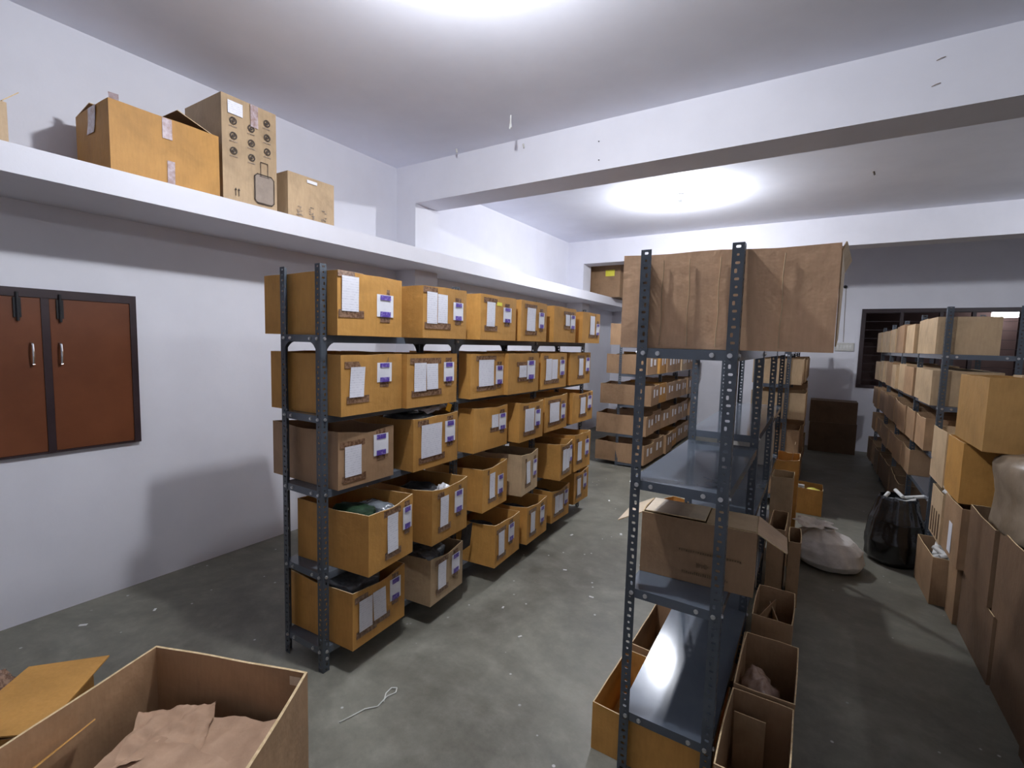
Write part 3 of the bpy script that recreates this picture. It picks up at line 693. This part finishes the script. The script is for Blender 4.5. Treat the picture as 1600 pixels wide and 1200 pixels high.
st(4.60, 4.98, 4.42, 4.86, .76, 1.15, 'pale tan third-tier carton by the rack post', K_TAN, closed=False)
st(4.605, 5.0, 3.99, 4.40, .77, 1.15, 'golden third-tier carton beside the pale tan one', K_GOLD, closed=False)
lump('blue_bag', (4.66, 4.57, .74), (.10, .14, .07), BLUE, 'blue plastic packet tucked over the slatted tan carton', 'bag', 41, .2, 2, .3)
lump('white_bag', (4.66, 4.36, .74), (.12, .15, .07), WPLAST, 'white plastic crumple right of the blue packet', 'bag', 42, .3, 2, .3)
lump('big_pale_bag', (4.87, 3.40, .80), (.46, .68, .44), mottled('dusty_translucent_bag', (.16, .12, .08), (.27, .21, .15), 6, .35, .4, .5, 18), 'big dusty pale plastic bag in the second tier of the right stack', 'bag', 43, .16, 1.5, .4, box=.3)
lump('dark_cloth_heap', (4.98, 3.90, .80), (.26, .20, .34), DCLOTH, 'dark cloth heap under the golden box on the right stack', 'cloth', 44, .2, 1.5, .4, box=.3)
lump('white_bag', (4.70, 3.93, 1.14), (.13, .22, .06), WPLAST, 'crumpled white plastic bag next to the golden box', 'bag', 45, .3, 2, .4)
ob = st(4.59, 5.02, 3.55, 4.16, 1.175, 1.575, 'golden carton on top of the right stack, near the rack', kraft('amber_kraft_board', (.40, .225, .075)), closed=False)
o = MB().box(0, 0, 0, .2, .10, .012).build('card_scrap', K_TAN, loc=(4.75, 3.70, 1.58)); o.rotation_euler = (0, 0, .1); tag(o, 'small tan card scrap lying on the golden top carton', 'card scrap')

# ------------------------------------------------------------------ sack, black bag and small box in the right aisle
def sack_mesh(name, R0, hgt, mat, folds, prof, seed, depth=.10, lean=(0, 0), parent=None, rotz=0, n=72, m=36):
    """gathered bag: profile of (height, radius) with pleats growing towards the neck"""
    mb = MB(); rows = []
    for j in range(m+1):
        v = j/m*(len(prof)-1); a = min(int(v), len(prof)-2); f = v-a; f = f*f*(3-2*f)
        z = prof[a][0]+(prof[a+1][0]-prof[a][0])*f; r = prof[a][1]+(prof[a+1][1]-prof[a][1])*f
        row = []
        for i in range(n):
            t = 2*math.pi*i/n; g = min(1, max(.12, j/m))
            p = 1+depth*g*math.sin(folds*t+seed+2*math.sin(2*t))+.5*depth*math.sin(folds*1.7*t+seed*2)*g + (.05)*noise.noise(Vector((math.cos(t)*1.3, math.sin(t)*1.3, z*4+seed))) + .03*noise.noise(Vector((math.cos(t)*4, math.sin(t)*4, z*14+seed)))
            zz = z+.02*noise.noise(Vector((math.cos(t)*2, math.sin(t)*2, seed+z)))*(1 if j else 0)
            row.append((R0[0]*r*p*math.cos(t)+lean[0]*z, R0[1]*r*p*math.sin(t)+lean[1]*z, max(0, zz*hgt)))
        rows.append(row)
    for a, b_ in zip(rows[:-1], rows[1:]):
        for i in range(n): k = (i+1) % n; mb.quad(a[i], a[k], b_[k], b_[i])
    mb.face(list(reversed(rows[0])))
    return mb.build(name, mat, parent, smooth=True, weld=True, rotz=rotz)
sk = sack_mesh('tied_sack', (.235, .215), .33, SACK, 9, [(0, .60), (.05, .86), (.20, 1.02), (.45, 1.03), (.66, .84), (.79, .46), (.86, .16), (.90, .15)], 2.0, .075, (-.10, .03))
sk.location = (4.00, 4.50, 0); tag(sk, 'white woven sack tied at the neck, on the right aisle floor', 'sack')
rf = sack_mesh('neck_ruffle', (.235, .215), .33, SACK, 5, [(.88, .15), (.94, .26), (.99, .42), (.95, .58)], 4.0, .20, (-.14, .03), sk)
rf.modifiers.new('s', 'SOLIDIFY').thickness = .002
MB().cyl((-.032, .008, .280), (-.033, .008, .296), .042, n=20).build('tie_cord', SACK, sk)
bb = sack_mesh('bin_bag', (.19, .19), .54, BAGB, 8, [(0, .80), (.08, 1.0), (.35, 1.05), (.65, .92), (.85, .74), (.97, .66), (1.0, .60)], 7.0, .06)
bb.location = (4.43, 4.90, 0); tag(bb, 'tall black plastic bag full of odds and ends, right aisle', 'bag')
lump('bag_filling', (0, 0, .40), (.22, .22, .12), GPLAST, parent=bb, seed=54, amp=.3, freq=2.5)
for k, (dx, dy, dz, l, a) in enumerate(((.05, -.05, .50, .12, .5), (-.08, 0, .52, .05, 1), (.0, .02, .54, .10, 2), (.10, .05, .52, .13, .1))):
    o = MB().cyl((-l/2, 0, 0), (l/2, 0, .03), .014, n=10).build('plastic_tube', WPLAST, loc=(4.44+dx, 4.93+dy, dz), rotz=a)
    tag(o, 'white plastic piece poking out of the black bag', 'tube', 'white pieces on the black bag')
sb = carton((3.825, 5.93, .001), (.24, .30, .27), 0, 'small golden open box behind the white sack', None, K_GOLD, jit=.004)
lump('yellow_packet', (3.86, 5.86, .19), (.14, .10, .08), YPLAST, 'bright yellow packet in the small open box', 'packet', 55, .2, 2, .3)
o = bevel(MB().box(-.035, -.02, 0, .035, .02, .07).build('white_carton', WPLAST, loc=(3.745, 5.85, .22))); tag(o, 'little white packet with a dark square beside the yellow one', 'packet')
MB().box(-.012, -.0215, .02, .014, -.0205, .045).build('dark_mark', INK, o)
lump('box_padding', (3.825, 5.93, .01), (.19, .24, .20), DCLOTH, 'dark filling under the yellow packet', 'cloth', 56, .1, 1.2, .3, box=.5)

# dark stacked boxes by the far wall
carton((4.10, 9.80, .001), (.66, .40, .50), 0, 'dark brown lower box against the far wall', None, K_DARK, closed=True)
carton((4.09, 9.80, .503), (.66, .40, .36), 0, 'dark brown upper box against the far wall', None, K_DARK, closed=True)

# ------------------------------------------------------------------ things on the ledge
AS = (.46, .55, .365)
a = carton((.36, 1.355, LZ1+.001), AS, .0, 'large golden carton with taped open flaps at the near end of the ledge', None, K_GOLD, jit=.006)
X, Y, Z_ = AS[0]/2, AS[1]/2, AS[2]
flap(a, (-X+.01, -Y, Z_), (-X+.01, Y*.6, Z_), (1, 0, 0), .20, .16, K_BROWN)
flap(a, (-X, Y-.01, Z_), (X, Y-.01, Z_-.01), (0, -1, 0), .22, .42, K_BROWN, taper=.03)
flap(a, (-X, -Y+.01, Z_), (X*.5, -Y+.01, Z_), (0, 1, 0), .12, .2, K_BROWN, taper=.03)
dress(a, AS, [('c', .44, .53, .68, .99), ('c', .48, .55, .0, .36)])
slip(a, '-y', .36, .58, .62, .98, AS, CTAPE, 'clear_tape', .006, .012, slant=.4)
sheet('tape_tail', (X-.16, -Y+.06, Z_+.03), (.006, .05), CTAPE, parent=a)
to = MB(); to.quad((X-.13, -Y+.05, Z_), (X-.11, -Y+.085, Z_), (X-.11, -Y+.085, Z_+.075), (X-.13, -Y+.045, Z_+.08)); o = to.build('tape_tail', CTAPE, a); o.modifiers.new('s', 'SOLIDIFY').thickness = .001
TS = (.46, .36, .655)
b_ = carton((.33, 1.845, LZ1+.001), TS, .0, 'tall tan luggage carton printed with round icons, on the ledge', None, K_TAN, closed=True)
def disc(mb, u, v, r, w_=None, n=18):
    x = TS[0]/2+.0085; cy, cz = (u-.5)*TS[1], v*TS[2]
    for k in range(n):
        a0, a1 = 2*math.pi*k/n, 2*math.pi*(k+1)/n; ri = r-(w_ or r)
        mb.quad((x, cy+r*math.cos(a0), cz+r*math.sin(a0)), (x, cy+r*math.cos(a1), cz+r*math.sin(a1)), (x, cy+ri*math.cos(a1), cz+ri*math.sin(a1)), (x, cy+ri*math.cos(a0), cz+ri*math.sin(a0)))
rows = [(.76, .80), (.76-.145, .655), (.76-.29, .51)]
for vv in (.77, .63, .49):
    for uu, dv in ((.19, 0), (.51, -.01+.0), (.81, .10)):
        ic = MB(); disc(ic, uu, vv+dv-.0, .023, .008); disc(ic, uu, vv+dv, .010, .010, 8)
        ic.build('round_icon', INK, b_)
        tx_ = MB(); x = TS[0]/2+.0085; cy, cz = (uu-.5)*TS[1], (vv+dv)*TS[2]-.035
        for k in range(5): tx_.box(x-.0005, cy-.026+k*.0105, cz-.003, x, cy-.019+k*.0105, cz+.003)
        tx_.build('icon_caption', GREYINK, b_)
su = MB(); x = TS[0]/2+.0085
def seg(p, q_, w_=.004):
    p = Vector(p); q_ = Vector(q_); d = (q_-p).normalized(); n_ = Vector((-d.y, d.x))*w_/2; p = p-d*w_/2; q_ = q_+d*w_/2
    su.quad(*[(x, r_.x, r_.y) for r_ in (p-n_, q_-n_, q_+n_, p+n_)])
cy0, cy1, cz0, cz1 = .02, .155, .035, .225; c = .02
pts = [(cy0, cz0+c), (cy0, cz1-c), (cy0+c, cz1), (cy1-c, cz1), (cy1, cz1-c), (cy1, cz0+c), (cy1-c, cz0), (cy0+c, cz0), (cy0, cz0+c)]
for p, q_ in zip(pts[:-1], pts[1:]): seg(p, q_, .006)
for p, q_ in (((.063, cz1-.01), (.063, .305)), ((.063, .305), (.112, .305)), ((.112, .305), (.112, cz1-.01)), ((.055, cz1-.012), (.12, cz1-.012))): seg(p, q_, .004)
su.build('suitcase_drawing', INK, b_)
MB().box(x-.002, cy0+.006, cz0+.006, x-.0005, cy1-.006, cz1-.006).build('suitcase_fill', GREYINK, b_)
ar = MB()
for yy in (-.105, -.085):
    ar.box(x-.001, yy-.002, .045, x, yy+.002, .085); ar.quad((x, yy-.008, .08), (x, yy+.008, .08), (x, yy, .096), (x, yy, .096))
ar.build('up_arrows', INK, b_)
slip(b_, '+x', .10, .36, .83, .95, TS, PAPER, 'paper_label', .008, .001)
slip(b_, '+x', .50, .64, .78, .99, TS, CTAPE, 'clear_tape', .009, .004)
CS = (.36, .385, .315)
c_ = carton((.38, 2.30, LZ1+.001), CS, .0, 'small tan carton, rightmost of three on the ledge', None, K_TAN, closed=True)
slip(c_, '+x', .38, .60, .86, .93, CS, WHITE, 'paper_slip', .008, .001)
mb = MB(); rnd = random.Random(9)
for u in (.22, .48, .74):
    for k in range(14): yy = (u-.5)*CS[1]+rnd.uniform(-.022, .022); zz = rnd.uniform(.02, .10); mb.box(CS[0]/2+.0075, yy, zz, CS[0]/2+.0085, yy+rnd.uniform(.006, .018), zz+rnd.uniform(.003, .008))
mb.build('shipping_marks', GREYINK, c_)
# crumpled thing at the left edge of the view
e = carton((.36, .45, LZ1+.001), (.42, .48, .20), .1, 'tan carton with ragged flaps at the far left of the ledge', None, K_TAN, jit=.01)
flap(e, (-.1, .23, .20), (.2, .23, .20), (0, 1, 0), .10, .8, K_TAN, taper=.03)
lump('crumpled_tape', (.02, .255, .12), (.08, .07, .12), BTAPE, parent=e, seed=61, amp=.5, freq=3)
# big carton in the recess at the far end of the ledge
nk_ = carton((.43, 8.62, LZ1+.001), (.68, .62, .60), 0, 'big brown carton with a yellow label at the far end of the ledge', None, K_BROWN, closed=True)
slip(nk_, '-y', .60, .85, .62, .80, (.68, .62, .60), YELLOW, 'yellow_label', .008, .0005)
slip(nk_, '-y', .20, .205, .02, .98, (.68, .62, .60), INK, 'lid_seam', .008, .0002)

# ------------------------------------------------------------------ foreground cartons, bottom left
ang = .36; JS = (.60, .74, .60)
C0 = Vector((1.885, .715, 0)); u_ = Vector((math.cos(ang), math.sin(ang), 0)); v_ = Vector((math.sin(ang), -math.cos(ang), 0))
ctr = C0+u_*JS[0]/2+v_*JS[1]/2
j = carton((ctr.x, ctr.y, .001), JS, ang, 'large open brown carton of wrapping paper in the bottom left foreground', None, kraft('foreground_brown_board', (.36, .225, .125)), jit=.006, sag=.006, t=.008, bow=.012)
for v in j.data.vertices:
    if v.co.x > 0: v.co.x *= 1+.22*(JS[1]/2-v.co.y)/JS[1]*1.9
MB().box(JS[0]/2-.06, JS[1]/2-.010, JS[2]-.05, JS[0]/2-.02, JS[1]/2-.0085, JS[2]-.02).build('torn_patch', K_PALE, j)
def at_j(a, b_, z): p = ctr + u_*a - v_*b_; return (p.x, p.y, z)
for k, (aa, bb_, z, s, rz, tl) in enumerate(((.03, .03, .425, (.46, .56), .10, (.02, .02)), (.06, -.07, .450, (.42, .44), -.22, (.03, .05)), (-.07, .20, .455, (.22, .20), .5, (-.01, .02)), (.13, -.16, .478, (.36, .36), .35, (.02, .0)))):
    o = sheet('wrapping_paper', at_j(aa, bb_, z), s, KPAPER, ['lowest pinkish wrapping paper sheet in the foreground carton', 'wide pinkish wrapping paper sheet in the foreground carton', 'small wrapping paper piece towards the far side of the foreground carton', 'topmost creased wrapping paper in the foreground carton'][k], 'wrapping paper', ang+rz, .022, k+1, 22, tilt=tl, th=.006)
    o['group'] = 'wrapping paper in the foreground carton'
lump('paper_wad', at_j(.0, 0, .02), (.48, .62, .39), KPAPER, 'bulk of wrapping paper filling the foreground carton', 'wrapping paper', 71, .03, 1.5, .3, rotz=ang, box=.6)
ifl = MB(); pa, pb, pc, pd = (-.285, .12, .50), (-.285, -.36, .47), (-.235, -.36, .50), (-.25, .12, .53)
ifl.quad(pa, pb, pc, pd)
iflap = ifl.build('inner_flap', [K_GOLD, RIM], j); iflap.modifiers.new('s', 'SOLIDIFY').thickness = .004
# its neighbour with a golden flap
ks = carton((1.685, .435, .001), (.20, .30, .47), .86+math.pi/2-math.pi/2, 'golden-flapped carton left of the foreground carton', None, K_GOLD, jit=.005)
kf = MB(); kc = Vector((1.685, .435)); ca, sa = math.cos(-.86), math.sin(-.86)
def kl(x, y, z): d = Vector((x, y))-kc; return (d.x*ca-d.y*sa, d.x*sa+d.y*ca, z)
kp = [(1.645, .655, .500), (1.500, .470, .505), (1.70, .235, .492), (1.895, .405, .488)]
kf.face([kl(*p) for p in kp]); kfo = kf.build('top_flap', K_GOLD, ks); kfo.modifiers.new('s', 'SOLIDIFY').thickness = .005
lump('taped_bundle', (1.20, .36, .001), (.26, .36, .40), BTAPE, 'taped bundle at the left picture edge', 'bundle', 73, .2, 1.6, .4)

# ------------------------------------------------------------------ small fixtures
sw = tag(empty('switch_board', (4.185, YF, 1.77)), 'cream switch board on the far wall left of the window', 'switch')
bevel(MB().box(-.135, -.03, -.07, .135, 0, .07).build('board', SWITCH, sw), .006)
for k in range(5): MB().box(-.11+k*.045, -.036, -.03, -.08+k*.045, -.03, .03).build('rocker', WPLAST, sw)
tag(MB().tube([(4.141, YF-.006, 2.77), (4.15, YF-.008, 2.4), (4.165, YF-.006, 1.85)], .004).build('wall_cable', GREYINK), 'thin cable running down the far wall to the switch board', 'cable')
tag(MB().cyl((4.13, YF, 2.79), (4.13, YF-.05, 2.78), .03, .02, n=10).build('wall_hook', BLACKM), 'small black hook on the far wall above the cable', 'hook')
hk = MB().tube([(0, 0, 0), (0, 0, -.05), (.012, -.01, -.10)], .006); hk.tube([(0, 0, -.05), (-.014, .01, -.095)], .006)
tag(hk.build('ceiling_wire', WPLAST, loc=(1.66, 3.28, H)), 'forked white wire stub hanging from the ceiling', 'wire')
for p, lb in (((.863, 3.60, H), 'tiny white ceiling hook above the beam, near the left wall'), ((1.529, 3.69, 3.41), 'small stub on the beam edge right of the white wire'), ((4.146, 6.0, H), 'small dark ceiling fitting beyond the first beam'), ):
    tag(MB().cyl((0, 0, 0), (.01, -.005, -.035), .010, .007, n=8).build('ceiling_hook', SWITCH if p[0] < 3 else INK, loc=p), lb, 'hook', 'ceiling hooks')
for p, lb in (((4.275, Y1, 3.356), 'upper bent wire stub on the beam face'), ((4.264, Y1, 3.218), 'lower bent wire stub on the beam face'), ((2.228, Y1, 3.301), 'upper nail in the beam left of the bare rack'), ((2.234, Y1, 3.158), 'lower nail in the beam left of the bare rack')):
    big_ = p[0] > 3
    tag(MB().tube([(-.018, -.002, -.005), (.0, -.010, .0), (.02, -.004, .006)] if big_ else [(0, 0, 0), (0, -.012, -.004)], .0022 if big_ else .004).build('beam_nail', BLACKM if not big_ else GREYINK, loc=p), lb, 'nail', 'wire stubs and nails on the beam')
tw = [(2.187, 1.50, .004), (2.155, 1.545, .004), (2.150, 1.585, .004), (2.172, 1.60, .004), (2.19, 1.575, .004), (2.175, 1.53, .004), (2.187, 1.464, .004), (2.15, 1.42, .004), (2.135, 1.36, .004), (2.119, 1.305, .004)]
tag(MB().tube(tw, .003).build('twine', TWINE), 'looped white twine on the floor in the left aisle', 'twine')
rnd = random.Random(12)
for k, (x, y, s) in enumerate(((2.053, 3.838, .018), (2.411, 4.115, .022), (1.98, 4.95, .02), (2.30, 3.2, .014), (2.62, 2.95, .016), (2.45, 2.3, .012), (.30, .95, .02), (.45, 1.25, .014), (2.75, 3.6, .014), (2.2, 2.5, .012))):
    o = MB().box(-s, -s*.5, 0, s, s*.4, .002).build('paper_scrap', WPLAST, loc=(x, y, .0005), rotz=rnd.uniform(0, 3)); tag(o, 'tiny white scrap on the concrete floor', 'scrap', 'white scraps on the floor')
